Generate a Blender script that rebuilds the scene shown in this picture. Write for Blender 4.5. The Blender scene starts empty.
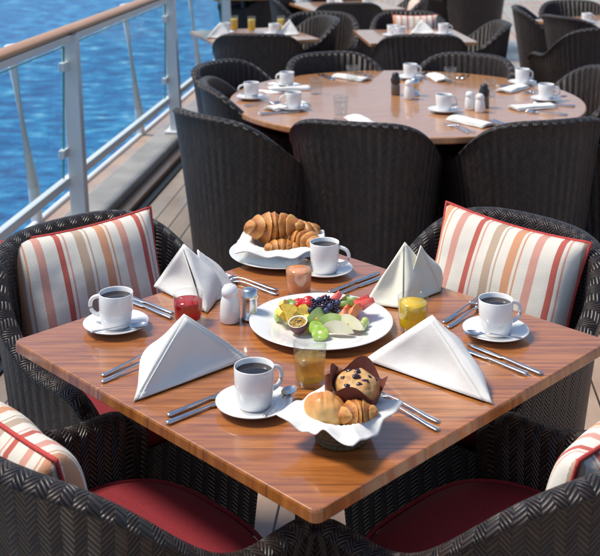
import bpy, bmesh, math, random
from mathutils import Vector, Matrix, noise
random.seed(7)
pi=math.pi
S=bpy.context.scene
# ------------------------------------------------------------ helpers
class B:
    def __init__(s): s.v=[];s.f=[];s.m=[];s.uv=[];s.sm=[]
    def add(s,vs,fs,mat=0,uvs=None,smooth=True,M=None):
        o=len(s.v)
        for i,p in enumerate(vs):
            p=Vector(p)
            s.uv.append(uvs[i] if uvs else (p.x,p.y))
            if M is not None: p=M@p
            s.v.append(p)
        for f in fs:
            s.f.append([i+o for i in f]); s.m.append(mat); s.sm.append(smooth)
        return s
    def mesh(s,name,mats,merge=1e-5):
        me=bpy.data.meshes.new(name)
        me.from_pydata([tuple(p) for p in s.v],[],s.f)
        ul=me.uv_layers.new(name='UVMap')
        for poly in me.polygons:
            poly.material_index=s.m[poly.index]; poly.use_smooth=s.sm[poly.index]
            for li in poly.loop_indices:
                ul.data[li].uv=s.uv[me.loops[li].vertex_index]
        bm=bmesh.new(); bm.from_mesh(me)
        bmesh.ops.remove_doubles(bm,verts=bm.verts,dist=merge)
        bmesh.ops.recalc_face_normals(bm,faces=bm.faces)
        bm.to_mesh(me); bm.free()
        for m in mats: me.materials.append(m)
        return me
def obj(name,me,loc=(0,0,0),rz=0,parent=None,rot=None,sc=None):
    o=bpy.data.objects.new(name,me); S.collection.objects.link(o)
    o.location=loc; o.rotation_euler=rot if rot else (0,0,rz)
    if sc: o.scale=sc
    if parent: o.parent=parent
    return o
def empty(name,loc=(0,0,0),rz=0):
    return obj(name,None,loc,rz)
def grid(fn,nu,nv):
    vs=[];fs=[]
    for j in range(nv+1):
        for i in range(nu+1): vs.append(fn(i/nu,j/nv))
    w=nu+1
    for j in range(nv):
        for i in range(nu): fs.append([j*w+i,j*w+i+1,(j+1)*w+i+1,(j+1)*w+i])
    return vs,fs
def lathe(prof,seg=36,mod=None):
    n=len(prof)-1
    def fn(u,v):
        r,z=prof[round(v*n)]; a=u*2*pi
        if mod: r,z=mod(r,z,a,v)
        return (r*math.cos(a),r*math.sin(a),z)
    return grid(fn,seg,n)
def tube(pts,r,seg=8,closed=False,flat=1.0):
    pts=[Vector(p) for p in pts]; n=len(pts); vs=[];fs=[]
    for i,p in enumerate(pts):
        if closed: t=pts[(i+1)%n]-pts[i-1]
        else: t=pts[min(i+1,n-1)]-pts[max(i-1,0)]
        t.normalize()
        up=Vector((0,0,1)) if abs(t.z)<.93 else Vector((1,0,0))
        a=t.cross(up).normalized(); b=a.cross(t)
        rr=r(i/(n-1)) if callable(r) else r
        for k in range(seg):
            an=2*pi*k/seg
            vs.append(p+a*rr*math.cos(an)+b*rr*flat*math.sin(an))
    m=n if closed else n-1
    for i in range(m):
        for k in range(seg):
            i2=(i+1)%n
            fs.append([i*seg+k,i*seg+(k+1)%seg,i2*seg+(k+1)%seg,i2*seg+k])
    if not closed:
        fs.append(list(range(seg))); fs.append([(n-1)*seg+k for k in range(seg)][::-1])
    return vs,fs
def box(x0,x1,y0,y1,z0,z1):
    vs=[(x,y,z) for z in(z0,z1) for y in(y0,y1) for x in(x0,x1)]
    return vs,[[0,1,3,2],[4,6,7,5],[0,4,5,1],[1,5,7,3],[3,7,6,2],[2,6,4,0]]
def ball(c,r,nu=16,nv=10,disp=0,fr=20,seed=0):
    if not hasattr(r,'__len__'): r=(r,r,r)
    def fn(u,v):
        a=u*2*pi;b=(v-.5)*pi
        d=Vector((math.cos(a)*math.cos(b),math.sin(a)*math.cos(b),math.sin(b)))
        if v in(0,1): d=Vector((0,0,1 if v else -1))
        k=1+disp*noise.noise(d*fr*.1+Vector((seed,seed*2,0)))
        return (c[0]+d.x*r[0]*k,c[1]+d.y*r[1]*k,c[2]+d.z*r[2]*k)
    return grid(fn,nu,nv)
def bevel(o,w=.004,seg=2):
    m=o.modifiers.new('b','BEVEL'); m.width=w; m.segments=seg; m.limit_method='ANGLE'; return o
# ------------------------------------------------------------ materials
def newmat(name):
    m=bpy.data.materials.new(name); m.use_nodes=True
    nt=m.node_tree; p=nt.nodes['Principled BSDF']; return m,nt,p
def N(nt,t,**k):
    n=nt.nodes.new(t)
    for a,b in k.items(): setattr(n,a,b)
    return n
def math_(nt,op,a,b=None,c=None):
    n=N(nt,'ShaderNodeMath',operation=op)
    for i,x in enumerate((a,b,c)):
        if x is None: continue
        if isinstance(x,(int,float)): n.inputs[i].default_value=x
        else: nt.links.new(x,n.inputs[i])
    return n.outputs[0]
def mixc(nt,f,a,b,mode='MIX'):
    n=N(nt,'ShaderNodeMix',data_type='RGBA',blend_type=mode)
    for i,x in ((0,f),(6,a),(7,b)):
        if isinstance(x,(int,float)): n.inputs[i].default_value=x
        elif isinstance(x,(tuple,list)): n.inputs[i].default_value=(*x[:3],1)
        else: nt.links.new(x,n.inputs[i])
    return n.outputs[2]
def ramp(nt,f,stops,interp='LINEAR'):
    r=N(nt,'ShaderNodeValToRGB'); cr=r.color_ramp; cr.interpolation=interp
    while len(cr.elements)<len(stops): cr.elements.new(.5)
    for e,(p,c) in zip(cr.elements,stops): e.position=p; e.color=(*c,1) if len(c)==3 else c
    nt.links.new(f,r.inputs[0]); return r.outputs[0]
def noise_(nt,scale,detail=4,vec=None,rough=.5):
    n=N(nt,'ShaderNodeTexNoise'); n.inputs['Scale'].default_value=scale; n.inputs['Detail'].default_value=detail; n.inputs['Roughness'].default_value=rough
    if vec is not None: nt.links.new(vec,n.inputs['Vector'])
    return n.outputs[0]
def coord(nt,kind='Object',scale=None,rot=None):
    t=N(nt,'ShaderNodeTexCoord').outputs[kind]
    if scale or rot:
        m=N(nt,'ShaderNodeMapping')
        if scale: m.inputs['Scale'].default_value=scale
        if rot: m.inputs['Rotation'].default_value=rot
        nt.links.new(t,m.inputs['Vector']); t=m.outputs[0]
    return t
def bump(nt,p,h,strength=.3,dist=.002):
    b=N(nt,'ShaderNodeBump'); b.inputs['Strength'].default_value=strength; b.inputs['Distance'].default_value=dist
    nt.links.new(h,b.inputs['Height']); nt.links.new(b.outputs[0],p.inputs['Normal'])
def nmat(name,c1,c2,scale=30,rough=.5,bmp=.2,dist=.002,metal=0,coat=0,trans=0,detail=4):
    m,nt,p=newmat(name); co=coord(nt)
    f=noise_(nt,scale,detail,co)
    f2=ramp(nt,f,[(.35,(0,0,0)),(.65,(1,1,1))])
    nt.links.new(mixc(nt,f2,c1,c2),p.inputs['Base Color'])
    p.inputs['Roughness'].default_value=rough; p.inputs['Metallic'].default_value=metal
    p.inputs['Coat Weight'].default_value=coat; p.inputs['Transmission Weight'].default_value=trans
    if bmp: bump(nt,p,f,bmp,dist)
    return m
CHINA=nmat('white_china',(.80,.80,.79),(.84,.84,.83),8,.12,0,coat=.3)
COFFEE=nmat('coffee',(.012,.005,.003),(.02,.008,.004),20,.08,0)
STEEL=nmat('cutlery_steel',(.62,.62,.63),(.72,.72,.73),60,.2,.02,metal=1)
def cloth_mat(name,c1,c2):
    m,nt,p=newmat(name); co=coord(nt)
    w1=N(nt,'ShaderNodeTexNoise'); w1.inputs['Scale'].default_value=12; w1.inputs['Detail'].default_value=5; nt.links.new(co,w1.inputs['Vector'])
    fine=noise_(nt,900,2,co)
    nt.links.new(mixc(nt,w1.outputs[0],c1,c2),p.inputs['Base Color'])
    p.inputs['Roughness'].default_value=.9
    h=math_(nt,'ADD',math_(nt,'MULTIPLY',w1.outputs[0],1.5),math_(nt,'MULTIPLY',fine,.25))
    bump(nt,p,h,.5,.006); return m
LINEN=cloth_mat('white_linen',(.80,.79,.76),(.75,.74,.71))
CREAM=cloth_mat('cream_linen',(.78,.75,.64),(.73,.70,.58))
def wicker(name,cdark,clight,w=.017,p_=.0085):
    m,nt,p=newmat(name)
    uv=N(nt,'ShaderNodeTexCoord').outputs['UV']; s=N(nt,'ShaderNodeSeparateXYZ'); nt.links.new(uv,s.inputs[0])
    wob=math_(nt,'MULTIPLY',math_(nt,'SUBTRACT',noise_(nt,9,2,uv),.5),.012)
    U=math_(nt,'ADD',s.outputs[0],wob)
    tri=math_(nt,'PINGPONG',U,w)
    ph=math_(nt,'DIVIDE',math_(nt,'ADD',s.outputs[1],tri),p_)
    sn=math_(nt,'ABSOLUTE',math_(nt,'SINE',math_(nt,'MULTIPLY',ph,pi)))
    gr=math_(nt,'ABSOLUTE',math_(nt,'SINE',math_(nt,'MULTIPLY',math_(nt,'DIVIDE',U,w),pi)))
    gr=math_(nt,'POWER',gr,.10)
    h=math_(nt,'MULTIPLY',math_(nt,'POWER',sn,.6),gr)
    cell=N(nt,'ShaderNodeCombineXYZ'); nt.links.new(math_(nt,'FLOOR',ph),cell.inputs[0]); nt.links.new(math_(nt,'FLOOR',math_(nt,'DIVIDE',U,w)),cell.inputs[1])
    wn=N(nt,'ShaderNodeTexWhiteNoise'); nt.links.new(cell.outputs[0],wn.inputs['Vector'])
    tone=mixc(nt,wn.outputs[0],cdark,clight)
    tone=mixc(nt,math_(nt,'MULTIPLY',noise_(nt,3.5,3,uv),.5),tone,(.010,.008,.008))
    col=mixc(nt,math_(nt,'POWER',h,.9),(.003,.002,.002),tone)
    nt.links.new(col,p.inputs['Base Color'])
    p.inputs['Roughness'].default_value=.38
    p.inputs['Specular IOR Level'].default_value=.5
    bump(nt,p,h,.9,.0045); return m
WICK=wicker('dark_wicker',(.020,.013,.011),(.072,.048,.039),.022,.0105)
WICKL=wicker('light_wicker',(.60,.42,.20),(.75,.56,.30),.006,.004)
RED=nmat('red_fabric',(.18,.008,.014),(.24,.011,.02),250,.85,.3,.001)
DARKM=nmat('dark_metal',(.02,.02,.022),(.035,.035,.038),30,.4,.05)
def stripes():
    m,nt,p=newmat('striped_fabric')
    uv=N(nt,'ShaderNodeTexCoord').outputs['UV']; s=N(nt,'ShaderNodeSeparateXYZ'); nt.links.new(uv,s.inputs[0])
    x=math_(nt,'FRACT',math_(nt,'MULTIPLY',math_(nt,'ADD',s.outputs[0],.03),4.6))
    c=(.76,.71,.62);r=(.52,.12,.09);o=(.66,.32,.18);t=(.50,.37,.27);pk=(.66,.33,.26)
    col=ramp(nt,x,[(0,c),(.07,r),(.135,c),(.17,pk),(.19,c),(.30,t),(.40,c),(.43,t),(.45,c),(.56,o),(.66,c),(.69,o),(.71,c),(.82,pk),(.91,c)],'CONSTANT')
    fine=noise_(nt,300,3,uv)
    col=mixc(nt,.25,col,mixc(nt,fine,(.5,.5,.5),(1,1,1)),'MULTIPLY')
    nt.links.new(col,p.inputs['Base Color']); p.inputs['Roughness'].default_value=.9
    wr=noise_(nt,7,2,uv)
    bump(nt,p,math_(nt,'ADD',wr,math_(nt,'MULTIPLY',fine,.05)),.6,.016); return m
STR=stripes()
PIPE=nmat('red_piping',(.46,.04,.035),(.54,.06,.05),200,.8,.2,.001)
def wood(name,c1,c2,c3,pw=.11,rot=0,rough=.2,line=.35,coat=.6,lo=.3,hi=.7):
    m,nt,p=newmat(name); co=coord(nt,'Object',rot=(0,0,rot))
    s=N(nt,'ShaderNodeSeparateXYZ'); nt.links.new(co,s.inputs[0])
    row=math_(nt,'FLOOR',math_(nt,'DIVIDE',s.outputs[1],pw))
    wn=N(nt,'ShaderNodeTexWhiteNoise',noise_dimensions='1D'); nt.links.new(row,wn.inputs['W'])
    cmb=N(nt,'ShaderNodeCombineXYZ'); nt.links.new(math_(nt,'MULTIPLY',s.outputs[0],1.6),cmb.inputs[0])
    nt.links.new(math_(nt,'MULTIPLY',s.outputs[1],22),cmb.inputs[1]); nt.links.new(math_(nt,'MULTIPLY',wn.outputs[0],30),cmb.inputs[2])
    g=noise_(nt,3.2,7,cmb.outputs[0],.65)
    big=noise_(nt,2.3,3,co)
    c=mixc(nt,ramp(nt,g,[(lo,(0,0,0)),(hi,(1,1,1))]),c1,c2)
    c=mixc(nt,math_(nt,'MULTIPLY',wn.outputs[0],.5),c,c3)
    c=mixc(nt,math_(nt,'MULTIPLY',big,.35),c,c1)
    fr=math_(nt,'FRACT',math_(nt,'DIVIDE',s.outputs[1],pw))
    ln=math_(nt,'LESS_THAN',math_(nt,'PINGPONG',fr,.5),.012)
    c=mixc(nt,math_(nt,'MULTIPLY',ln,line),c,(.05,.02,.01))
    nt.links.new(c,p.inputs['Base Color'])
    sm=noise_(nt,14,5,co,.7)
    rr=math_(nt,'ADD',math_(nt,'MULTIPLY',sm,.22),rough)
    nt.links.new(rr,p.inputs['Roughness'])
    p.inputs['Coat Weight'].default_value=coat
    nt.links.new(math_(nt,'MULTIPLY',ramp(nt,sm,[(.35,(.25,.25,.25)),(.7,(1,1,1))]),.13),p.inputs['Coat Roughness'])
    bump(nt,p,g,.12,.001); return m
TEAK=wood('varnished_teak',(.21,.058,.011),(.56,.205,.046),(.42,.130,.026),.123,math.radians(45),.2,.55,1.0,.34,.64)
TEAK2=wood('teak_round',(.38,.16,.06),(.62,.32,.135),(.50,.23,.09),.14,0,.2,.35,.8)
RAILW=wood('handrail_teak',(.45,.19,.06),(.62,.31,.12),(.50,.22,.075),3,pi/2,.25,0,.3)
MARG=wood('margin_teak',(.20,.105,.055),(.32,.19,.11),(.24,.14,.075),3,pi/2,.25,0,.3)
def thin_glass(name,tint,refl,k=5):
    m,nt,p=newmat(name); nt.nodes.remove(p); out=nt.nodes['Material Output']
    tr=N(nt,'ShaderNodeBsdfTransparent'); tr.inputs[0].default_value=(*tint,1)
    gl=N(nt,'ShaderNodeBsdfGlossy'); gl.inputs['Roughness'].default_value=.03
    lw=N(nt,'ShaderNodeLayerWeight'); lw.inputs['Blend'].default_value=.25
    f=math_(nt,'ADD',math_(nt,'MULTIPLY',math_(nt,'POWER',lw.outputs['Facing'],3),refl*k),refl)
    f=math_(nt,'MINIMUM',f,.75)
    mx=N(nt,'ShaderNodeMixShader')
    nt.links.new(f,mx.inputs[0]); nt.links.new(tr.outputs[0],mx.inputs[1]); nt.links.new(gl.outputs[0],mx.inputs[2]); nt.links.new(mx.outputs[0],out.inputs[0])
    return m
GL=thin_glass('tumbler_glass',(.95,.965,.965),.08,8)
GLP=thin_glass('railing_glass',(.80,.91,.92),.05,3)
GEDGE=nmat('glass_edge',(.10,.32,.27),(.16,.40,.34),10,.2,0)
def juice(name,c,clear):
    m,nt,p=newmat(name); out=nt.nodes['Material Output']; co=coord(nt)
    f=noise_(nt,20,3,co); nt.links.new(mixc(nt,f,c,tuple(x*.85 for x in c)),p.inputs['Base Color']); p.inputs['Roughness'].default_value=.08
    tr=N(nt,'ShaderNodeBsdfTransparent'); tr.inputs[0].default_value=(*[x**.6 for x in c],1)
    mx=N(nt,'ShaderNodeMixShader'); mx.inputs[0].default_value=clear
    nt.links.new(p.outputs[0],mx.inputs[1]); nt.links.new(tr.outputs[0],mx.inputs[2]); nt.links.new(mx.outputs[0],out.inputs[0]); return m
J_RED=juice('red_juice',(.66,.012,.025),.3); J_PEACH=juice('peach_juice',(.94,.38,.17),.0)
J_AMB=juice('apple_juice',(.86,.60,.16),.7); J_YEL=juice('orange_juice',(.95,.62,.02),.05)
def pastry(name,a,b,sc=25):
    m,nt,p=newmat(name); co=coord(nt)
    geo=N(nt,'ShaderNodeNewGeometry')
    sp=N(nt,'ShaderNodeSeparateXYZ'); nt.links.new(geo.outputs['Normal'],sp.inputs[0])
    f=noise_(nt,sc,6,co,.6)
    k=math_(nt,'ADD',math_(nt,'MULTIPLY',sp.outputs[2],.35),f)
    nt.links.new(ramp(nt,k,[(.35,a),(.9,b)]),p.inputs['Base Color'])
    p.inputs['Roughness'].default_value=.42; p.inputs['Coat Weight'].default_value=.15; p.inputs['Coat Roughness'].default_value=.25
    bump(nt,p,f,.5,.004); return m
def croimat():
    m,nt,p=newmat('croissant_crust'); co=coord(nt); uv=N(nt,'ShaderNodeTexCoord').outputs['UV']
    s=N(nt,'ShaderNodeSeparateXYZ'); nt.links.new(uv,s.inputs[0])
    f=noise_(nt,38,7,co,.7)
    k=math_(nt,'ADD',math_(nt,'MULTIPLY',s.outputs[0],.50),math_(nt,'MULTIPLY',f,.75))
    nt.links.new(ramp(nt,k,[(.30,(.86,.54,.20)),(.52,(.66,.27,.055)),(.82,(.36,.10,.018))]),p.inputs['Base Color'])
    p.inputs['Roughness'].default_value=.38; bump(nt,p,f,.8,.006); return m
CROI=croimat()
ROLL=pastry('roll_crust',(.88,.55,.20),(.58,.20,.035),14)
MUFF=nmat('muffin_crumb',(.80,.52,.22),(.50,.24,.07),45,.6,.6,.005)
PAPER=nmat('brown_paper',(.12,.030,.022),(.18,.05,.035),20,.7,.2)
# ------------------------------------------------------------ armchair
def armchair_mesh():
    b=B()
    a_,b_,n=.360,.352,2.35
    path=[]
    for i in range(11): path.append((a_-.012*(1-i/10)**2,-.30+.30*i/10))
    for i in range(1,48):
        t=pi*i/48; c=math.cos(t); s=math.sin(t)
        path.append((a_*math.copysign(abs(c)**(2/n),c),b_*abs(s)**(2/n)))
    for i in range(11): path.append((-a_+.012*(i/10)**2,-.30*i/10))
    P=[Vector(q) for q in path]; L=[0]
    for i in range(1,len(P)): L.append(L[-1]+(P[i]-P[i-1]).length)
    M=84; Q=[];U=[]
    for k in range(M+1):
        d=L[-1]*k/M; i=0
        while i<len(L)-2 and L[i+1]<d: i+=1
        f=(d-L[i])/(L[i+1]-L[i]); Q.append(P[i].lerp(P[i+1],f)); U.append(d)
    zb=.07; rr=.024
    def sm(x): x=max(0,min(1,x)); return x*x*(3-2*x)
    rows=[]
    for k in range(M+1):
        q=Q[k]; t=(Q[min(k+1,M)]-Q[max(k-1,0)]).normalized(); nrm=Vector((t.y,-t.x))
        if nrm.dot(q-Vector((0,-.1)))<0: nrm=-nrm
        h=.630+.230*sm((q.y+.12)/.48)**1.25
        if q.y<-.2: h-=.05*((-.2-q.y)/.1)**2
        cs=[];v=0
        def flare(z):
            f=max(0,(z-zb)/(.86-zb)); return .71+.29*f**1.25
        def pos(ins,z,zf=None):
            s=flare(zf if zf is not None else z)
            return Vector((q.x*s-nrm.x*ins,(q.y-.02)*s+.02-nrm.y*ins,z))
        for i in range(11): 
            z=zb+(h-rr-zb)*i/10; cs.append(pos(0,z))
        for i in range(1,10):
            al=pi*i/9-.0; cs.append(pos(.018-.028*math.cos(al),h-rr+rr*math.sin(al),h-rr))
        for i in range(1,7):
            z=(h-rr)+(.43-(h-rr))*i/6; cs.append(pos(.046,z))
        rows.append(cs)
    nn=len(rows[0]); vs=[];uvs=[];fs=[]
    for k,cs in enumerate(rows):
        v=cs[0].z
        for i,p_ in enumerate(cs):
            if i: v+=(cs[i]-cs[i-1]).length
            vs.append(p_); uvs.append((U[k]+2,v+1))
    for k in range(M):
        for i in range(nn-1): fs.append([k*nn+i,(k+1)*nn+i,(k+1)*nn+i+1,k*nn+i+1])
    b.add(vs,fs,0,uvs)
    for k in (0,M):
        cs=rows[k]
        b.add(cs,[list(range(nn))],0,[(p_.x+2,p_.z+1) for p_ in cs],False)
    def fr(u,v):
        x=(u-.5)*2*(.245+.035*v); z=zb+v*.38; return (x,-.228-.012*math.cos((u-.5)*pi)-.02*v,z)
    vs,fs=grid(fr,12,8); b.add(vs,fs,0,[(p_[0]+2,p_[2]+1) for p_ in vs])
    def cu(u,v):
        a=u*2*pi; c=math.cos(a);s=math.sin(a); e=2/3.0
        prof=[(0,.43),(.6,.43),(.93,.435),(.985,.455),(1,.475),(.985,.495),(.93,.513),(.75,.520),(.4,.524),(0,.525)]
        k,z=prof[round(v*9)]
        return (.260*k*math.copysign(abs(c)**e,c),.005+(.254 if s>0 else .260)*k*math.copysign(abs(s)**e,s),z)
    vs,fs=grid(cu,56,9); b.add(vs,fs,1)
    pts=[]
    for i in range(56):
        a=2*pi*i/56;c=math.cos(a);s=math.sin(a);e=2/3.0
        pts.append((.254*math.copysign(abs(c)**e,c),.005+(.249 if s>0 else .255)*math.copysign(abs(s)**e,s),.507))
    vs,fs=tube(pts,.005,6,True); b.add(vs,fs,1)
    for sx in(-1,1):
        for y in(-.20,.21):
            vs,fs=tube([(sx*.205,y,0),(sx*.205,y,.03),(sx*.21,y,.12)],lambda t:.014+.008*t,10); b.add(vs,fs,2)
    vs,fs=box(-.20,.20,-.20,.20,.10,.13); b.add(vs,fs,2,smooth=False)
    return b.mesh('armchair',[WICK,RED,DARKM])
CH=armchair_mesh()
def chair(x,y,ang):
    a=math.radians(ang); r=.352
    cx=x-math.cos(a)*r; cy=y-math.sin(a)*r
    return obj('wicker_armchair',CH,(cx,cy,.006),a-pi/2)
def pillow_mesh():
    b=B(); h=.20
    def pt(u,v,s):
        x=(u-.5)*2;y=(v-.5)*2
        px=h*x*(1-.07*(1-y*y)*abs(x)**3); py=h*y*(1-.07*(1-x*x)*abs(y)**3)
        t=.070*((1-x**4)*(1-y**4))**.55
        t*=1+.22*noise.noise(Vector((x*1.6,y*1.6,s*3)))
        return (px,py,s*t)
    for s in(1,-1):
        vs,fs=grid(lambda u,v:pt(u,v,s),28,28)
        uvs=[((p_[0]+.5),p_[1]+.5) for p_ in vs]
        b.add(vs,fs,0,uvs)
    pts=[]
    for i in range(28): pts.append(pt(i/28,0,1))
    for i in range(28): pts.append(pt(1,i/28,1))
    for i in range(28): pts.append(pt(1-i/28,1,1))
    for i in range(28): pts.append(pt(0,1-i/28,1))
    vs,fs=tube(pts,.0045,8,True); b.add(vs,fs,1)
    return b.mesh('pillow',[STR,PIPE])
PIL=pillow_mesh()
def pillow(x,y,z,face,tilt=20,roll=0,sc=1):
    a=math.radians(face)
    M=Matrix.Translation((x,y,z))@Matrix.Rotation(a+pi/2,4,'Z')@Matrix.Rotation(math.radians(90-tilt),4,'X')@Matrix.Rotation(math.radians(roll),4,'Z')
    o=obj('striped_pillow',PIL); o.matrix_world=M@Matrix.Diagonal((1.05*sc,.95*sc,1,1)); return o
# ------------------------------------------------------------ tables
def square_table(x,y,side,rz,mat=TEAK):
    b=B(); h=side/2; r=.018
    pts=[]
    for cx,cy,a0 in((h-r,h-r,0),(-h+r,h-r,90),(-h+r,-h+r,180),(h-r,-h+r,270)):
        for k in range(5):
            a=math.radians(a0+k*22.5); pts.append((cx+r*math.cos(a),cy+r*math.sin(a)))
    n=len(pts)
    prof=[(.995,.725),(1,.7275),(1.0,.745),(.9975,.749),(.994,.75)]
    vs=[(px*k,py*k,z) for k,z in prof for px,py in pts]
    fs=[[j*n+i,j*n+(i+1)%n,(j+1)*n+(i+1)%n,(j+1)*n+i] for j in range(4) for i in range(n)]
    fs.append([4*n+i for i in range(n)]); fs.append(list(range(n)))
    b.add(vs,fs,0,smooth=False)
    vs,fs=lathe([(0,.722),(.16,.722),(.16,.71),(.04,.70),(.038,.05),(.05,.04),(.25,.02),(.26,0),(0,0)],32); b.add(vs,fs,1,smooth=False)
    return obj('square_table',b.mesh('table',[mat,DARKM]),(x,y,.006),rz)
def round_table(x,y,R):
    b=B()
    vs,fs=lathe([(0,.75),(R-.006,.75),(R-.001,.747),(R,.742),(R,.726),(R-.004,.720),(0,.720)],96); b.add(vs,fs,0,smooth=False)
    vs,fs=lathe([(0,.717),(.25,.717),(.25,.70),(.05,.69),(.048,.05),(.06,.04),(.36,.02),(.37,0),(0,0)],32); b.add(vs,fs,1,smooth=False)
    return obj('round_table',b.mesh('rtable',[TEAK2,DARKM]),(x,y,.006),.3)
ZT=.757
CX,CY=.027,2.495
square_table(CX,CY,.992,pi/4)
RX,RY,RR=.547,5.54,.915
round_table(RX,RY,RR)
def around(cx,cy,dist,lat,ang,rotoff=0):
    a=math.radians(ang); return chair(cx+math.cos(a)*dist-math.sin(a)*lat,cy+math.sin(a)*dist+math.cos(a)*lat,ang+rotoff)
around(CX,CY,.925,.05,225)
around(CX,CY,.925,-.05,315)
around(CX,CY,.95,.09,135)
around(CX,CY,.935,-.03,45)
pillow(-.585,2.99,.675,-60,22,4,1.06)
pillow(.555,2.97,.690,235,22,-5,1.06)
pillow(-.515,2.01,.655,44,20,0)
pillow(.575,2.01,.655,136,20,0)
for ang,r,dx in((-104.5,1.157,-.05),(-134,1.30,-.11),(-175,1.07,.0),(152,1.22,0),(113,1.05,0),(60,1.05,0),(15,1.2,.05),(-30,1.3,.08),(-67,1.17,.09)):
    a=math.radians(ang); chair(RX+math.cos(a)*r+dx,RY+math.sin(a)*r,ang+random.uniform(-5,5))
FT=[(-.36,8.15,.80,.35),(.86,8.1,.80,.1),(.45,10.4,.9,.3),(2.6,9.0,.9,.5),(-.6,11.6,.8,.2),(2.0,12.6,.9,.1)]
for x,y,s,r in FT: square_table(x,y,s,r,TEAK2)
for x,y,a in((-.32,7.35,-95),(.28,8.5,20),(.85,7.3,-90),(1.6,8.1,0),(.2,8.15+.75,80),(.45,9.6,-90),(1.25,10.4,5),(-.3,10.5,170),
             (2.25,7.7,-70),(2.05,8.5,-150),(1.85,9.3,170),(2.5,9.9,90),(.9,8.95,90),(.4,11.2,90),(2.0,11.8,-90),(1.2,12.6,180),(-.2,11.6,0),(2.9,7.1,-80),(2.75,6.0,-20),(-.6,12.4,90),(2.0,13.5,90)):
    chair(x,y,a)
pillow(.95,8.72,.68,-90,15,0,.9); pillow(.42,9.85,.66,-90,-15,0,.9); pillow(1.12,10.4,.66,185,15,0,.9); pillow(2.7,8.3,.66,-90,15,0,.9)
# ------------------------------------------------------------ crockery
def mug_mesh():
    b=B()
    pr=[(0,.004),(.026,.004),(.028,0),(.031,.0),(.034,.006),(.0390,.028),(.0405,.055),(.041,.081),(.0403,.0825),(.0390,.081),(.0385,.055),(.037,.028),(.030,.012),(0,.010)]
    vs,fs=lathe(pr,40); b.add(vs,fs,0)
    vs,fs=lathe([(0,.071),(.0387,.071)],40); b.add(vs,fs,1)
    pts=[(.039+.029*math.sin(t*pi)**.75,0,.070-.048*t+.004*math.sin(t*2*pi)) for t in [i/16 for i in range(17)]]
    vs,fs=tube(pts,.005,10,flat=1.0); b.add(vs,fs,0)
    return b.mesh('mug',[CHINA,COFFEE])
MUG=mug_mesh()
b=B(); vs,fs=lathe([(0,.004),(.030,.004),(.033,.006),(.055,.010),(.076,.0175),(.0785,.0175),(.078,.0155),(.056,.006),(.04,.001),(.036,0),(0,0)],48); b.add(vs,fs)
SAU=b.mesh('saucer',[CHINA])
def ribbon(b,st,th=.0022,mat=0,ox=0):
    vs=[];fs=[];n=len(st)
    for x,w,z in st:
        vs+= [(x,ox-w,z),(x,ox-w*.6,z+th*.8),(x,ox,z+th),(x,ox+w*.6,z+th*.8),(x,ox+w,z),(x,ox,z-th*.4)]
    for i in range(n-1):
        for k in range(6): fs.append([i*6+k,i*6+(k+1)%6,(i+1)*6+(k+1)%6,(i+1)*6+k])
    fs.append([0,1,2,3,4,5]); fs.append([(n-1)*6+k for k in (5,4,3,2,1,0)])
    b.add(vs,fs,mat)
def fork_mesh():
    b=B()
    ribbon(b,[(0,.004,.002),(.004,.0075,.002),(.03,.0072,.003),(.07,.0042,.006),(.11,.0028,.009),(.13,.0035,.009),(.142,.0095,.006),(.152,.0122,.004)],.0022)
    for i in range(4):
        o=(i-1.5)*.0068
        ribbon(b,[(.150,.0024,.004),(.17,.0018,.003),(.19,.0015,.005),(.2,.0008,.008)],.0018,0,o)
    return b.mesh('fork',[STEEL])
def knife_mesh():
    b=B()
    ribbon(b,[(0,.005,.003),(.004,.008,.003),(.05,.0072,.003),(.095,.005,.003),(.105,.0045,.003),(.112,.008,.002),(.15,.0098,.002),(.19,.009,.002),(.205,.0055,.002),(.212,.001,.002)],.0032)
    return b.mesh('knife',[STEEL])
def spoon_mesh():
    b=B()
    ribbon(b,[(0,.003,.001),(.003,.005,.001),(.03,.0042,.003),(.07,.0022,.006),(.092,.003,.005)],.0018)
    def sp(u,v):
        a=u*2*pi; r=v
        return (.112+.022*r*math.cos(a),.0145*r*math.sin(a),.001+.006*r*r)
    vs,fs=grid(sp,20,5); b.add(vs,fs)
    vs2=[(x,y,z-.0012) for x,y,z in vs]; b.add(vs2,fs)
    return b.mesh('spoon',[STEEL])
FORK,KNIFE,SPOON=fork_mesh(),knife_mesh(),spoon_mesh()
def cut(kind,x0,y0,x1,y1,z=ZT):
    me={'fork':FORK,'table_knife':KNIFE,'teaspoon':SPOON}[kind]
    return obj(kind,me,(x0,y0,z),math.atan2(y1-y0,x1-x0))
def mug(x,y,ang,z=ZT,spoon=None,sa=-60):
    obj('saucer',SAU,(x,y,z)); obj('coffee_mug',MUG,(x,y,z+.0045),math.radians(ang))
    if spoon is not None:
        a=math.radians(spoon); px=x+.052*math.cos(a); py=y+.052*math.sin(a); d=math.radians(sa)
        obj('teaspoon',SPOON,(px-.06*math.cos(d),py-.06*math.sin(d),z+.0165),d)
mug(-.444,2.565,165,spoon=-80,sa=15)
mug(.465,2.524,20,spoon=-100,sa=170)
mug(-.0935,2.161,35,spoon=-20,sa=65)
mug(.068,2.944,-10,spoon=-170,sa=80)
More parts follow.
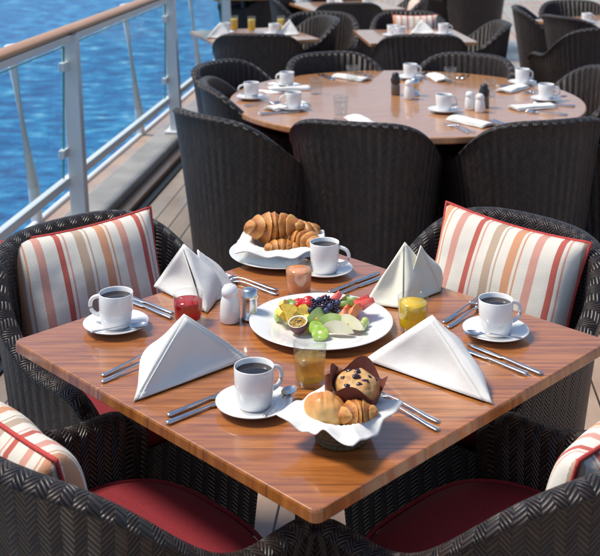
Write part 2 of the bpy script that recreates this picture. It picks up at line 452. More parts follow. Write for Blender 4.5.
def tumbler(x,y,jm,h=.076,r=.034,fill=.8,z=ZT,name='juice_glass'):
    root=empty(name,(x,y,z))
    b=B(); rb=r*.86
    vs,fs=lathe([(0,0),(rb-.002,0),(rb,.002),(r-.001,h*.6),(r,h-.001),(r-.0008,h),(r-.0017,h-.001),(r-.0027,h*.6),(rb-.0022,.009),(rb-.006,.007),(0,.007)],40); b.add(vs,fs)
    obj('glass',b.mesh('glass',[GL]),parent=root)
    if jm is None: return root
    zf=h*fill
    def rad(z): 
        t=z/h; return (rb-.0022)+(r-.0027-(rb-.0022))*min(1,t/.6) if t<.6 else r-.0027+.001*(t-.6)/.4
    b=B(); pr=[(0,.0073),(rb-.0065,.0073),(rb-.0026,.0095)]+[(rad(.012+(zf-.012)*i/6)-.0003,.012+(zf-.012)*i/6) for i in range(7)]+[(0,zf)]
    vs,fs=lathe(pr,40); b.add(vs,fs); obj('juice',b.mesh('juice',[jm]),parent=root)
    return root
tumbler(-.003,2.787,J_PEACH,.082,.036,.80)
tumbler(-.274,2.602,J_RED,.072,.037,.74)
tumbler(.271,2.553,J_YEL,.082,.037,.82)
tumbler(.021,2.273,J_AMB,.088,.036,.66)
b=B(); vs,fs=lathe([(0,0),(.023,0),(.0245,.003),(.025,.02),(.023,.05),(.019,.062),(.0185,.064),(.021,.067),(.0205,.078),(.014,.088),(.005,.091),(0,.0912)],32); b.add(vs,fs)
for i in range(5):
    a=i*2*pi/5; vs,fs=ball((.008*math.cos(a),.008*math.sin(a),.0895),.0013,8,6); b.add(vs,fs,1)
SALT=b.mesh('shaker',[CHINA,DARKM]); obj('salt_shaker',SALT,(-.172,2.608,ZT))
b=B(); vs,fs=lathe([(0,0),(.020,0),(.021,.002),(.021,.006),(.0185,.008),(.0185,.052),(.021,.054),(.021,.061),(.0195,.063),(.0195,.072),(.012,.076),(0,.077)],32,lambda r,z,a,v:(r*(1+(.03*math.cos(a*16) if .01<z<.05 else 0)),z)); b.add(vs,fs)
PEP=b.mesh('pepper',[STEEL]); obj('pepper_shaker',PEP,(-.124,2.622,ZT))
b=B(); vs,fs=lathe([(0,0),(.022,0),(.024,.004),(.024,.05),(.020,.06)],28); b.add(vs,fs,0)
vs,fs=lathe([(.020,.058),(.025,.062),(.026,.085),(.018,.1),(.02,.108),(.012,.118),(0,.12)],28); b.add(vs,fs,1)
GRIND=b.mesh('grinder',[nmat('peppercorns',(.03,.02,.015),(.25,.2,.15),300,.3,.2),DARKM])
# ------------------------------------------------------------ napkins
def tri_patch(A,Bp,C,n=16,bulge=.0,wave=.002,seed=0):
    A,Bp,C=Vector(A),Vector(Bp),Vector(C); nr=(Bp-A).cross(C-A).normalized()
    vs=[];fs=[];idx={}
    for i in range(n+1):
        for j in range(n+1-i):
            u=i/n;v=j/n;w=1-u-v
            p_=A*w+Bp*u+C*v
            k=27*u*v*w
            p_=p_+nr*(bulge*k+wave*noise.noise(p_*14+Vector((seed,0,0)))*min(1,6*min(u,v,w)+.15))
            idx[(i,j)]=len(vs); vs.append(p_)
    for i in range(n):
        for j in range(n-i):
            fs.append([idx[(i,j)],idx[(i+1,j)],idx[(i,j+1)]])
            if j<n-i-1: fs.append([idx[(i+1,j)],idx[(i+1,j+1)],idx[(i,j+1)]])
    return vs,fs
def napkin(A,L,R,T,mat,seed=0,bulge=-.012,name='folded_napkin',layer=True):
    b=B(); A,L,R,T=map(Vector,(A,L,R,T)); c=(A+L+R+T)/4
    n1=(L-A).cross(R-A).normalized()
    if n1.dot((A+L+R)/3-c)<0: L,R=R,L; n1=-n1
    b.add(*tri_patch(A,L,R,18,bulge,.010,seed))
    b.add(*tri_patch(A,R,T,14,.014,.010,seed+3))
    b.add(*tri_patch(A,T,L,14,.014,.010,seed+5))
    if layer:
        off=n1*.004
        m=L.lerp(R,.5)
        b.add(*tri_patch(A.lerp(m,.05)+off,L.lerp(R,.03)+off,L.lerp(R,.94)+off,18,bulge*1.0,.010,seed))
    me=b.mesh('napkin',[mat])
    base=Vector((c.x,c.y,ZT)); 
    me.transform(Matrix.Translation(-base))
    o=obj(name,me,base); s=o.modifiers.new('s','SOLIDIFY'); s.thickness=.0022; s.offset=0
    return o
napkin((-.255,2.335,.880),(-.342,2.187,.759),(-.112,2.395,.759),(-.35,2.41,.759),LINEN,1,-.016)
napkin((.290,2.33,.880),(.145,2.385,.759),(.395,2.174,.759),(.385,2.42,.759),LINEN,2,-.016)
napkin((-.305,2.78,.890),(-.39,2.84,.759),(-.232,2.655,.759),(-.19,2.86,.759),LINEN,3,-.018)
napkin((-.272,2.82,.862),(-.245,2.70,.759),(-.165,2.80,.759),(-.22,2.9,.759),LINEN,9,-.010,layer=False)
napkin((.275,2.79,.892),(.165,2.715,.759),(.265,2.68,.759),(.37,2.88,.759),CREAM,4,-.018)
napkin((.318,2.80,.880),(.26,2.70,.759),(.370,2.80,.759),(.39,2.90,.759),CREAM,6,-.012,layer=False)
def pair(kind,x0,y0,x1,y1,off=.022,kind2=None,slip=.02):
    d=Vector((x1-x0,y1-y0)).normalized(); n=Vector((-d.y,d.x))
    cut(kind,x0,y0,x1,y1)
    ox=x0+n.x*off-d.x*slip; oy=y0+n.y*off-d.y*slip
    cut(kind2 or kind,ox,oy,ox+(x1-x0)+.007,oy+(y1-y0))
pair('table_knife',-.316,2.65,-.45,2.77,.022)
pair('fork',-.43,2.305,-.33,2.42,-.024)
pair('table_knife',-.265,2.125,-.14,2.24,-.024)
pair('fork',.275,2.10,.165,2.215,.026)
pair('table_knife',.495,2.31,.38,2.435,-.024)
pair('fork',.35,2.595,.47,2.75,-.024)
pair('table_knife',.075,2.79,.235,2.96,-.024)
pair('fork',-.06,2.81,-.23,2.93,.024)
# ------------------------------------------------------------ fruit platter
root=empty('fruit_platter',(.051,2.571,ZT))
b=B(); vs,fs=lathe([(0,.005),(.09,.005),(.115,.008),(.125,.012),(.168,.019),(.1735,.0195),(.174,.018),(.168,.015),(.12,.006),(.1,0),(0,0)],72); b.add(vs,fs); obj('plate',b.mesh('plate',[CHINA]),parent=root)
STRAW=nmat('strawberry',(.68,.02,.015),(.52,.01,.01),120,.3,.5,.002,coat=.3)
BLK=nmat('blackberry',(.012,.006,.02),(.03,.01,.03),60,.25,.1,coat=.3)
BLUE=nmat('blueberry',(.02,.03,.09),(.05,.07,.15),50,.5,.1)
PINE=nmat('pineapple',(.90,.66,.12),(.80,.50,.06),90,.35,.4)
HONEY=nmat('honeydew',(.66,.76,.34),(.52,.66,.22),40,.3,.15)
PAPA=nmat('papaya',(.90,.32,.12),(.85,.24,.08),50,.3,.15)
WATER=nmat('watermelon',(.78,.08,.07),(.84,.17,.13),60,.3,.3)
MELW=nmat('pale_melon',(.85,.80,.60),(.78,.73,.46),40,.3,.15)
RIND=nmat('green_rind',(.12,.22,.03),(.2,.32,.06),30,.4,.2)
PASSK=nmat('passionfruit_skin',(.10,.03,.05),(.16,.06,.06),60,.5,.3)
PASSI=nmat('passionfruit_pulp',(.65,.38,.04),(.03,.02,.01),160,.15,.6,.004,coat=.4)
LEAF=nmat('leaf',(.08,.22,.03),(.13,.3,.05),40,.5,.3)
KIWI=nmat('kiwi',(.28,.48,.05),(.45,.62,.12),70,.25,.3,coat=.3)
GRAPE=nmat('green_grape',(.45,.58,.15),(.55,.66,.22),20,.15,.05,coat=.4)
def Mx(x,y,z,rz=0,rx=0,ry=0): return Matrix.Translation((x,y,z))@Matrix.Rotation(math.radians(rz),4,'Z')@Matrix.Rotation(math.radians(rx),4,'X')@Matrix.Rotation(math.radians(ry),4,'Y')
def wedge(b,M,mi,mr,R=.055,w=.022,arc=120,depth=.55):
    def f(u,v):
        a=math.radians((u-.5)*arc); k=math.cos((u-.5)*pi)**.5 if 0<u<1 else .02
        sec=[(R,-w*.5),(R-.0,w*.5),(R*(1-depth),0.0),(R,-w*.5)]
        r,z=sec[round(v*3)]; r=R-(R-r)*k; z*=k
        return (r*math.sin(a),r*math.cos(a)-R*.5,z)
    vs,fs=grid(f,20,3)
    for j in range(3):
        b.add(vs,fs[j*20:(j+1)*20],mr if j==0 else mi,smooth=(j==0),M=M)
def chunk(b,M,mi,s=(.02,.015,.012),seed=0):
    vs,fs=box(-s[0],s[0],-s[1],s[1],-s[2],s[2]); random.seed(seed)
    vs=[(x*random.uniform(.75,1.1),y*random.uniform(.7,1.1),z*random.uniform(.8,1.1)) for x,y,z in vs]
    b.add(vs,fs,mi,smooth=False,M=M)
def trislice(b,M,mi,mr,R=.042,th=.011,arc=64):
    """triangular melon slice with curved rind edge"""
    n=8; top=[];bot=[]
    ring=[(0,0)]+[(R*math.sin(math.radians((i/n-.5)*arc)),R*math.cos(math.radians((i/n-.5)*arc))) for i in range(n+1)]
    vs=[(x,y-R*.5,th/2) for x,y in ring]+[(x,y-R*.5,-th/2) for x,y in ring]; m=len(ring)
    b.add(vs,[list(range(m)),list(range(2*m-1,m-1,-1)),[0,1,m+1,m],[0,m,2*m-1,m-1]],mi,smooth=False,M=M)
    b.add(vs,[[i,i+1,m+i+1,m+i] for i in range(1,m-1)],mr,smooth=True,M=M)
def berry(b,M,mi,r=.010):
    vs,fs=ball((0,0,0),(r*.85,r*.85,r),10,8); b.add(vs,fs,mi,M=M)
    for k in range(26):
        z=1-2*(k+.5)/26; a=k*2.4; q=math.sqrt(1-z*z)
        vs,fs=ball((r*.9*q*math.cos(a),r*.9*q*math.sin(a),r*z),r*.27,8,5); b.add(vs,fs,mi,M=M)
def straw(b,M,ms,ml,r=.014):
    vs,fs=lathe([(0,-.020*r/.014),(r*.35,-.017*r/.014),(r*.75,-.006),(r,.004),(r*.9,.010),(r*.5,.014),(0,.013)],16); b.add(vs,fs,ms,M=M)
    for k in range(6):
        a=k*pi/3; c,s=math.cos(a),math.sin(a)
        b.add([(0,0,.0145),(c*.006-s*.003,s*.006+c*.003,.0165),(c*.013,s*.013,.013),(c*.006+s*.003,s*.006-c*.003,.0165)],[[0,1,2,3]],ml,M=M)
b=B(); F=[STRAW,BLK,BLUE,PINE,HONEY,PAPA,WATER,MELW,RIND,PASSK,PASSI,LEAF,KIWI,GRAPE]
wedge(b,Mx(-.002,-.022,.026,35,40,10),4,8,.050,.028,120)
wedge(b,Mx(.026,-.045,.024,-5,50),4,4,.046,.024,110)
wedge(b,Mx(.062,-.058,.022,-35,55),7,7,.055,.024,110)
wedge(b,Mx(.035,-.075,.018,-15,60),7,4,.050,.018,115)
for x,y,z,r in((-.012,-.062,.022,10),(-.004,-.083,.018,-20)):
    vs,fs=lathe([(0,-.004),(.019,-.004),(.0205,0),(.019,.004),(0,.0045)],24); b.add(vs,fs,12,M=Mx(x,y,z,r,28,10))
    vs,fs=lathe([(0,.0052),(.005,.0048)],16); b.add(vs,fs,7,M=Mx(x,y,z,r,28,10))
for i,(x,y,r) in enumerate([(-.062,.004,20),(-.045,-.012,50),(-.078,-.018,-10),(-.055,.025,80),(-.035,.008,10),(-.085,.012,60),(-.032,-.032,-30),(-.092,-.008,100)]):
    trislice(b,Mx(x,y,.022+.009*(i%3),r,25+14*i%40,10*i%30),3,3,.040,.014,60)
for i,(x,y,r) in enumerate([(-.082,.045,0),(-.068,.060,50)]): wedge(b,Mx(x,y,.026,r+80,60),4,8,.035,.016,110)
for i,(x,y,r) in enumerate([(.07,.012,-20),(.088,-.012,-30),(.060,-.016,-10),(.10,.015,-45),(.078,-.032,-25)]):
    wedge(b,Mx(x,y,.028+.009*(i%2),r+100,50,-15),5,5,.040,.020,105,.5)
for i,(x,y,r) in enumerate([(.065,.040,-15),(.095,.040,25),(.05,.066,50),(.03,.055,60),(.08,.065,-40),(.105,.025,10)]):
    trislice(b,Mx(x,y,.034+.010*(i%2),r+180,40,12),6,6 if i%2 else 8,.046,.013,62)
for x,y,z,rx,rz in((-.018,.045,.034,100,10),(.005,.066,.034,80,60),(-.048,.052,.032,110,150),(.02,.038,.040,95,-60),(-.03,.075,.028,70,200),(-.06,.075,.024,90,80),(-.03,.03,.040,100,-20)):
    straw(b,Mx(x,y,z,rz,rx),0,11,.018)
for x,y,z in((.0,.02,.044),(.018,.012,.046),(-.014,.012,.042),(.004,.002,.048),(.03,.02,.048),(.035,.003,.042),(-.02,.028,.046),(.012,.03,.054)):
    berry(b,Mx(x,y,z,random.uniform(0,90),70),1,.0115)
for x,y,z in((.022,-.006,.052),(-.004,.014,.060),(.04,.013,.054),(-.025,.0,.040),(.012,-.012,.044),(.045,-.008,.038)):
    vs,fs=ball((x,y,z),.008,14,10); b.add(vs,fs,2)
for x,y,z in((-.10,.03,.022),(-.105,.012,.020),(.098,-.04,.020),(.105,-.022,.021)):
    vs,fs=ball((x,y,z),(.010,.010,.0115),16,10); b.add(vs,fs,13)
PM=Mx(-.055,-.055,.027,0,14,-8)
vs,fs=lathe([(0,-.018),(.015,-.014),(.023,-.002),(.0245,.008),(.0235,.0095),(.0215,.0085),(.020,.004)],28); b.add(vs,fs,9,M=PM)
vs,fs=lathe([(.0235,.0097),(.0205,.0090),(.0195,.005)],28); b.add(vs,fs,7,M=PM)
vs,fs=lathe([(0,.0085),(.010,.0075),(.0205,.0055)],28,lambda r,z,a,v:(r,z+.002*math.sin(a*7+r*900))); b.add(vs,fs,10,M=PM)
o=obj('fruit',b.mesh('fruit',F),parent=root)
m_=o.modifiers.new('b','BEVEL'); m_.width=.0018; m_.segments=2; m_.limit_method='ANGLE'; m_.angle_limit=math.radians(50)
# ------------------------------------------------------------ croissants
def croissant(b,M,Ln=.13,R=.032,arc=110,seed=0,mat=0,segs=3.2):
    n=90; seg=26; rad=Ln/math.radians(arc); uvs=[]
    def f(u,v):
        a=math.radians((v-.5)*arc); e=abs(v-.5)*2
        t=(1-e**1.7)**.8*.93+.07 if 0<v<1 else .0
        al=u*2*pi
        ph=e*segs+.20*math.cos(al+.6*(1 if v>.5 else -1))+.12*math.sin(seed)+.35+.16*noise.noise(Vector((v*5,al*.8,seed*3)))
        saw=ph-math.floor(ph)
        r=R*t*(.92+.22*(1-saw)**.8-.08*math.exp(-saw/.05))
        rx=r*1.12*math.cos(al); rz=r*.84*math.sin(al)
        q=Vector((v*7,math.cos(al)*1.4,math.sin(al)*1.4+seed))
        k=1+.12*noise.noise(q)+.05*noise.noise(q*3)
        rx*=k; rz*=k
        qq=rad+rx
        uvs.append((saw,v))
        return (qq*math.sin(a),qq*math.cos(a)-rad,rz)
    vs,fs=grid(f,seg,n); b.add(vs,fs,mat,uvs,M=M)
root=empty('croissant_basket',(-.055,3.07,ZT))
b=B(); vs,fs=lathe([(0,.004),(.09,.004),(.12,.012),(.145,.020),(.149,.0205),(.148,.018),(.12,.008),(.09,0),(0,0)],64); b.add(vs,fs)
obj('plate',b.mesh('bplate',[CHINA]),parent=root)
def drape(R0,R1,h,zo,seed,amp=.35,sag=.02,basez=0,rot=.6,ruf=.003):
    def f(u,v):
        a=u*2*pi; aa=(a+rot)%(pi/2)-pi/4
        sq=min(1/math.cos(aa),1.42)
        corner=1+(sq-1)*amp*2.4
        rr=v*R1*(1+(corner-1)*v)
        k=noise.noise(Vector((math.cos(a)*1.8,math.sin(a)*1.8,seed)))
        if rr<R0: z=basez+.004+h*(rr/R0)**2.2
        else:
            d=rr-R0; z=basez+.004+h-sag*d/.05+.022*k*min(1,d/.03)+ruf*math.sin(a*9+seed+3*k)*min(1,d/.03)+.35*d*(sq-1)
        z=max(z,zo+.002)
        return (rr*math.cos(a),rr*math.sin(a),z)
    return grid(f,120,22)
b=B(); vs,fs=drape(.085,.125,.036,.022,4,.30,.004,.012,.9); b.add(vs,fs)
o=obj('napkin',b.mesh('nap',[LINEN]),parent=root); o.modifiers.new('s','SOLIDIFY').thickness=.002
b=B()
croissant(b,Mx(-.02,.005,.084,6,-25),.19,.050,105,1)
croissant(b,Mx(.065,-.030,.060,-30,-10),.14,.034,110,2,segs=2.6)
croissant(b,Mx(.0,-.058,.050,12,-10),.11,.025,100,4,segs=2.6)
croissant(b,Mx(.05,.055,.055,190,-10),.15,.036,110,5)
obj('croissants',b.mesh('croi',[CROI]),parent=root)
# ------------------------------------------------------------ bread basket
root=empty('bread_basket',(.077,2.035,ZT))
b=B(); vs,fs=lathe([(0,0),(.040,0),(.044,.006),(.052,.03),(.060,.046),(.062,.048),(.058,.048),(.049,.03),(.04,.008),(0,.006)],48,lambda r,z,a,v:(r*(1+.02*math.sin(a*24+(round(v*9)%2)*pi)),z))
b.add(vs,fs,0,[((i%49)/48*.33+2,z*1.0+1) for i,(x,y,z) in enumerate(vs)])
for z,r in((.006,.0445),(.015,.0475),(.024,.0505),(.033,.0545),(.042,.0585)):
    vs,fs=tube([(r*math.cos(a)*(1+.02*math.sin(24*a+z*350)),r*math.sin(a)*(1+.02*math.sin(24*a+z*350)),z) for a in [i*2*pi/144 for i in range(144)]],.0042,6,True); b.add(vs,fs,0,[(i*.01,p_[2]) for i,p_ in enumerate(vs)])
obj('basket',b.mesh('basket',[WICKL]),parent=root)
b=B(); vs,fs=drape(.056,.086,.042,.006,9,.46,.006,.010,.2,.004); b.add(vs,fs)
o=obj('napkin',b.mesh('nap2',[LINEN]),rz=.35,parent=root); o.modifiers.new('s','SOLIDIFY').thickness=.002
b=B()
def roll(b,c,r,seed=0,rz=0):
    def f(u,v):
        a=u*2*pi;bb=(v-.5)*pi
        d=Vector((math.cos(a)*math.cos(bb),math.sin(a)*math.cos(bb),math.sin(bb)))
        if v in(0,1): d=Vector((0,0,1 if v else -1))
        k=1+.12*noise.noise(d*1.9+Vector((seed,0,0)))
        for off in(-.45,.05,.55):
            if d.z>0: k-=.07*math.exp(-(d.x*.8+d.y*.35+off)**2/.004)*d.z
        return Vector((d.x*r[0]*k,d.y*r[1]*k,d.z*r[2]*k))
    vs,fs=grid(f,60,30); b.add(vs,fs,0,M=Mx(*c,rz))
roll(b,(-.030,-.008,.062),(.041,.032,.031),seed=1,rz=-30)
croissant(b,Mx(.030,-.020,.060,15,-20),.085,.027,120,3,1,2.4)
roll(b,(.0,.028,.046),(.028,.026,.022),seed=5,rz=60)
obj('rolls',b.mesh('rolls',[ROLL,CROI]),parent=root)
b=B()
def pet(r,z,a,v):
    t=max(0,(z-.0)/.085); pk=abs(math.cos(2*a+.5))**1.5
    rr=r*(1+.03*math.sin(a*22)*(1-t))*(1+.05*t*pk); zz=z*(.70+.30*pk) if z>.03 else z
    return rr,zz
prof=[(0,0),(.026,0)]+[(.028+.022*(i/8)**.9,.085*i/8) for i in range(1,9)]
vs,fs=lathe(prof,72,pet); b.add(vs,fs,0)
def mf(u,v):
    a=u*2*pi; t=v*pi/2; r=.0425*math.cos(t)**.75 if v<1 else 0; z=.046+.033*math.sin(t)
    d=Vector((math.cos(a)*r,math.sin(a)*r,z))*40; k=.0045*noise.noise(d)+.002*noise.noise(d*3)
    return (r*math.cos(a)*(1+k*8),r*math.sin(a)*(1+k*8),z+k)
vs,fs=grid(mf,48,18); b.add(vs,fs,1)
random.seed(3)
for k in range(14):
    a=random.uniform(0,6.28); q=random.uniform(.005,.034); z=.046+.033*math.sqrt(max(0,1-(q/.0425)**2))
    vs,fs=ball((q*math.cos(a),q*math.sin(a),z),(.0065,.0050,.003),10,6,.4,30,k); b.add(vs,fs,2)
obj('muffin',b.mesh('muffin',[PAPER,MUFF,BLK]),(.030,.052,.020),parent=root,rot=(math.radians(8),math.radians(5),0),sc=(1.08,1.08,1.12))
b=B(); chunk(b,Mx(0,0,0),0,(.020,.008,.028),2); CHOC=nmat('dark_cake',(.16,.05,.02),(.25,.09,.04),60,.6,.5)
o=obj('dark_bread_slice',b.mesh('slice',[CHOC]),(-.010,.082,.075),parent=root,rot=(.25,-.2,.3)); bevel(o,.004)
# ------------------------------------------------------------ round table setting
def napkin_flat(x,y,rz,s=.1):
    b=B()
    for k in range(3):
        z0=.002+.004*k
        vs,fs=grid(lambda u,v:((u-.5)*s*2,(v-.5)*s*(.9-.1*k),z0+.004*noise.noise(Vector((u*3+x,v*3+y,k)))+.006*math.sin(v*pi)),14,8); b.add(vs,fs)
    o=obj('folded_napkin',b.mesh('fn',[LINEN]),(x,y,ZT+.002),rz); o.modifiers.new('s','SOLIDIFY').thickness=.002
def rt(px,py): return RX+px,RY+py
setts=[(-.62,.31,150),(-.80,-.02,190),(-.58,-.30,200),(.09,.60,20),(.155,-.36,20),(.70,.42,20),(.72,-.07,-10)]
for dx,dy,a in setts: mug(*rt(dx,dy),a,spoon=a*2,sa=a+40)
for i in range(8):
    a=math.radians(22+45*i); r=.66
    x,y=rt(r*math.cos(a),r*math.sin(a))
    napkin_flat(x,y,a+.5+.3*math.sin(i*3),.115)
    n=(-math.sin(a),math.cos(a))
    for s,k in((-.13,'fork'),(-.10,'fork'),(.13,'table_knife'),(.105,'table_knife')):
        x0=RX+.85*math.cos(a)+n[0]*s; y0=RY+.85*math.sin(a)+n[1]*s
        cut(k,x0,y0,x0-math.cos(a),y0-math.sin(a))
obj('salt_shaker',SALT,(*rt(.02,-.02),ZT),sc=(1.1,1.1,1.1)); obj('pepper_grinder',GRIND,(*rt(-.04,.10),ZT)); obj('pepper_shaker',PEP,(*rt(.06,.08),ZT),sc=(1.2,1.2,1.2))
obj('salt_shaker',SALT,(*rt(.33,-.36),ZT)); obj('pepper_grinder',GRIND,(*rt(.37,-.25),ZT)); obj('salt_shaker',SALT,(*rt(.29,-.30),ZT))
for dx,dy in((-.46,.12),(-.35,-.42),(.45,.05),(.30,.45),(-.25,.52)): tumbler(*rt(dx,dy),None,.09,.036,name='water_glass')
for x,y,a in((-.58,8.2,150),(-.20,8.15,20),(.70,8.05,20),(1.1,8.15,0),(.3,10.3,0),(.65,10.4,10),(2.4,8.9,0),(.75,7.95,200)): mug(x,y,a)
for x,y in((-.38,8.35),(-.15,8.38),(-.52,8.4)): tumbler(x,y,J_YEL,.12,.032,.8)
napkin((-.60,8.0,.87),(-.70,7.95,.759),(-.5,7.93,.759),(-.6,8.12,.759),LINEN,11)
napkin((-.08,8.2,.87),(-.18,8.1,.759),(.0,8.12,.759),(-.08,8.3,.759),LINEN,12)
napkin((.95,8.3,.86),(.85,8.2,.759),(1.05,8.2,.759),(.95,8.4,.759),LINEN,13)
napkin((.35,10.5,.87),(.25,10.4,.759),(.45,10.4,.759),(.35,10.6,.759),LINEN,14)
# ------------------------------------------------------------ ship deck, rail, sea
ang=-math.atan(.11); OX,OY=-1.17,5.55
def deckmat():
    m,nt,p=newmat('deck_planks'); co=coord(nt); s=N(nt,'ShaderNodeSeparateXYZ'); nt.links.new(co,s.inputs[0])
    pw=.105
    row=math_(nt,'FLOOR',math_(nt,'DIVIDE',s.outputs[0],pw))
    wn=N(nt,'ShaderNodeTexWhiteNoise',noise_dimensions='1D'); nt.links.new(row,wn.inputs['W'])
    yy=math_(nt,'ADD',s.outputs[1],math_(nt,'MULTIPLY',wn.outputs[0],3))
    seg=math_(nt,'FLOOR',math_(nt,'DIVIDE',yy,2.4))
    cb=N(nt,'ShaderNodeCombineXYZ'); nt.links.new(row,cb.inputs[0]); nt.links.new(seg,cb.inputs[1])
    w2=N(nt,'ShaderNodeTexWhiteNoise'); nt.links.new(cb.outputs[0],w2.inputs['Vector'])
    c3=N(nt,'ShaderNodeCombineXYZ'); nt.links.new(math_(nt,'MULTIPLY',s.outputs[0],25),c3.inputs[0]); nt.links.new(math_(nt,'MULTIPLY',s.outputs[1],1.5),c3.inputs[1]); nt.links.new(math_(nt,'MULTIPLY',w2.outputs[0],20),c3.inputs[2])
    g=noise_(nt,3,6,c3.outputs[0],.6)
    c=mixc(nt,g,(.33,.22,.155),(.53,.38,.285)); c=mixc(nt,math_(nt,'MULTIPLY',w2.outputs[0],.5),c,(.56,.42,.33))
    l1=math_(nt,'LESS_THAN',math_(nt,'PINGPONG',math_(nt,'FRACT',math_(nt,'DIVIDE',s.outputs[0],pw)),.5),.035)
    l2=math_(nt,'LESS_THAN',math_(nt,'PINGPONG',math_(nt,'FRACT',math_(nt,'DIVIDE',yy,2.4)),.5),.0015)
    c=mixc(nt,math_(nt,'MAXIMUM',l1,l2),c,(.02,.018,.016))
    wet=ramp(nt,noise_(nt,1.3,4,co),[(.42,(0,0,0)),(.58,(1,1,1))])
    c=mixc(nt,math_(nt,'MULTIPLY',wet,.35),c,(.14,.09,.07),'MIX')
    nt.links.new(c,p.inputs['Base Color'])
    nt.links.new(math_(nt,'SUBTRACT',.42,math_(nt,'MULTIPLY',wet,.32)),p.inputs['Roughness'])
    bump(nt,p,math_(nt,'SUBTRACT',g,l1),.15,.003); return m
b=B(); vs,fs=grid(lambda u,v:(-.30+16*u,-16+70*v,0),1,1); b.add(vs,fs,smooth=False)
obj('deck_floor',b.mesh('deck',[deckmat()]),(OX,OY,0),ang)
WP=nmat('white_painted_steel',(.66,.69,.70),(.72,.75,.76),3,.35,.03)
GP=nmat('grey_painted_steel',(.26,.25,.23),(.36,.34,.31),5,.4,.08)
b=B()
vs,fs=box(-.34,-.30,-16,54,-3.2,.02); b.add(vs,fs,0,smooth=False)
vs,fs=box(-.12,.085,-16,54,.003,.095); b.add(vs,fs,1,smooth=False)
bevel(obj('deck_kerb',b.mesh('kerb',[WP,GP]),(OX,OY,0),ang),.012)
b=B(); vs,fs=box(.088,.16,-16,54,.003,.045); b.add(vs,fs,0,smooth=False)
vs,fs=box(.163,.21,-16,54,.004,.012); b.add(vs,fs,1,smooth=False)
bevel(obj('deck_margin_board',b.mesh('margin',[MARG,DARKM]),(OX,OY,0),ang),.006)
b=B(); vs,fs=box(-1.2,-.345,-16,54,-14,-3.3); b.add(vs,fs,0,smooth=False)
obj('ship_hull',b.mesh('hull',[WP]),(OX,OY,0),ang)
root=empty('deck_railing',(OX,OY,0),ang)
b=B()
def oval(u,v):
    a=u*2*pi; return (-.045+.048*math.cos(a),-16+70*v,1.115+.018*math.sin(a))
vs,fs=grid(oval,20,60); b.add(vs,fs,0)
obj('handrail',b.mesh('handrail',[RAILW]),parent=root)
b=B(); 
vs,fs=box(-.075,-.015,-16,54,1.055,1.090); b.add(vs,fs,0,smooth=False)
vs,fs=box(-.065,-.025,-16,54,.30,.345); b.add(vs,fs,0,smooth=False)
posts=[-11.15+2.23*i for i in range(29)]
for y in posts:
    w=.030
    vs=[(-.015,y-w,.097),(.068,y-w,.097),(-.015,y+w,.097),(.068,y+w,.097),(-.075,y-w,1.09),(.008,y-w,1.09),(-.075,y+w,1.09),(.008,y+w,1.09)]
    b.add(vs,[[0,1,3,2],[4,6,7,5],[0,4,5,1],[1,5,7,3],[3,7,6,2],[2,6,4,0]],0,smooth=False)
    vs,fs=box(-.05,.080,y-.075,y+.075,.097,.112); b.add(vs,fs,0,smooth=False)
    for z in (.48,.93):
        for s in(-1,1):
            vs,fs=box(-.062,-.028,y+s*.065-.035,y+s*.065+.035,z-.022,z+.022); b.add(vs,fs,0,smooth=False)
    vs,fs=tube([(-.30,y+.32,-.25),(-.34,y+.30,.2),(-.40,y+.1,1.0),(-.05,y+.02,1.06)],.032,10); b.add(vs,fs,0)
    vs,fs=tube([(-.30,y+.32,-.25),(-.02,y+.05,.12)],.02,10); b.add(vs,fs,0)
bevel(obj('frame',b.mesh('frame',[WP]),parent=root),.004)
b=B()
for y in posts[:-1]:
    vs,fs=grid(lambda u,v:(-.045,y+.065+u*2.10,.350+v*.68),1,1); b.add(vs,fs,0,smooth=False)
    for a0,a1,z0,z1 in((y+.058,y+.064,.35,1.03),(y+2.166,y+2.172,.35,1.03),(y+.065,y+2.165,1.0305,1.036)):
        vs,fs=box(-.050,-.040,a0,a1,z0,z1); b.add(vs,fs,1,smooth=False)
obj('glass_panels',b.mesh('panels',[GLP,GEDGE]),parent=root)
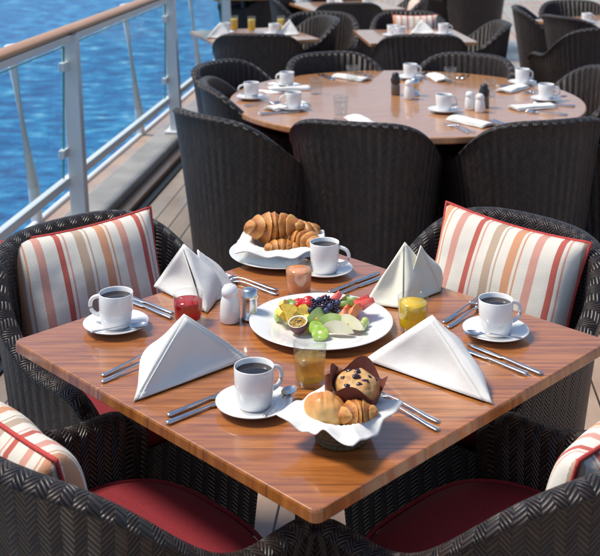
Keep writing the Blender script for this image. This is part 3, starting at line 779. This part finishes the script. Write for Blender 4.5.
m,nt,p=newmat('sea_water'); co=coord(nt,'Object',scale=(.55,.9,1))
n1=noise_(nt,.8,6,co,.68); n2=noise_(nt,.05,3,co)
c=ramp(nt,n1,[(.32,(.002,.05,.19)),(.47,(.004,.15,.40)),(.57,(.02,.29,.58)),(.65,(.18,.55,.76)),(.74,(.75,.88,.93))])
c=mixc(nt,math_(nt,'MULTIPLY',n2,.3),c,(.003,.14,.42))
nt.links.new(c,p.inputs['Base Color']); p.inputs['Roughness'].default_value=.3; p.inputs['IOR'].default_value=1.33; p.inputs['Specular IOR Level'].default_value=.25
bump(nt,p,n1,.9,.9)
b=B(); vs,fs=grid(lambda u,v:((u-.5)*16000,(v-.5)*16000,-14.0),8,8); b.add(vs,fs,smooth=False); obj('sea',b.mesh('sea',[m]))
# ------------------------------------------------------------ light, sky, camera
sd=Vector((-.60,.10,1.0)).normalized()
w=bpy.data.worlds.new('World'); S.world=w; w.use_nodes=True; nt=w.node_tree
sky=N(nt,'ShaderNodeTexSky',sky_type='NISHITA'); sky.sun_disc=False; sky.sun_elevation=math.asin(sd.z); sky.sun_rotation=math.atan2(sd.x,sd.y)
bg=nt.nodes['Background']; bg.inputs[1].default_value=.15; nt.links.new(sky.outputs[0],bg.inputs[0])
sun=bpy.data.lights.new('sun','SUN'); sun.energy=4.2; sun.angle=math.radians(15); sun.color=(1,.93,.82)
so=bpy.data.objects.new('sun',sun); S.collection.objects.link(so); so.rotation_euler=sd.to_track_quat('Z','Y').to_euler()
cd=bpy.data.cameras.new('camera'); cam=bpy.data.objects.new('camera',cd); S.collection.objects.link(cam); S.camera=cam
cam.location=(0,0,1.79); cam.rotation_euler=(pi/2,0,0); cd.sensor_fit='HORIZONTAL'; cd.sensor_width=36; cd.lens=1063/600*36; cd.shift_y=-378/600
cd.clip_end=20000; cd.clip_start=.05; cd.dof.use_dof=True; cd.dof.focus_distance=2.45; cd.dof.aperture_fstop=8
S.view_settings.view_transform='Standard'; S.view_settings.look='None'; S.view_settings.exposure=0
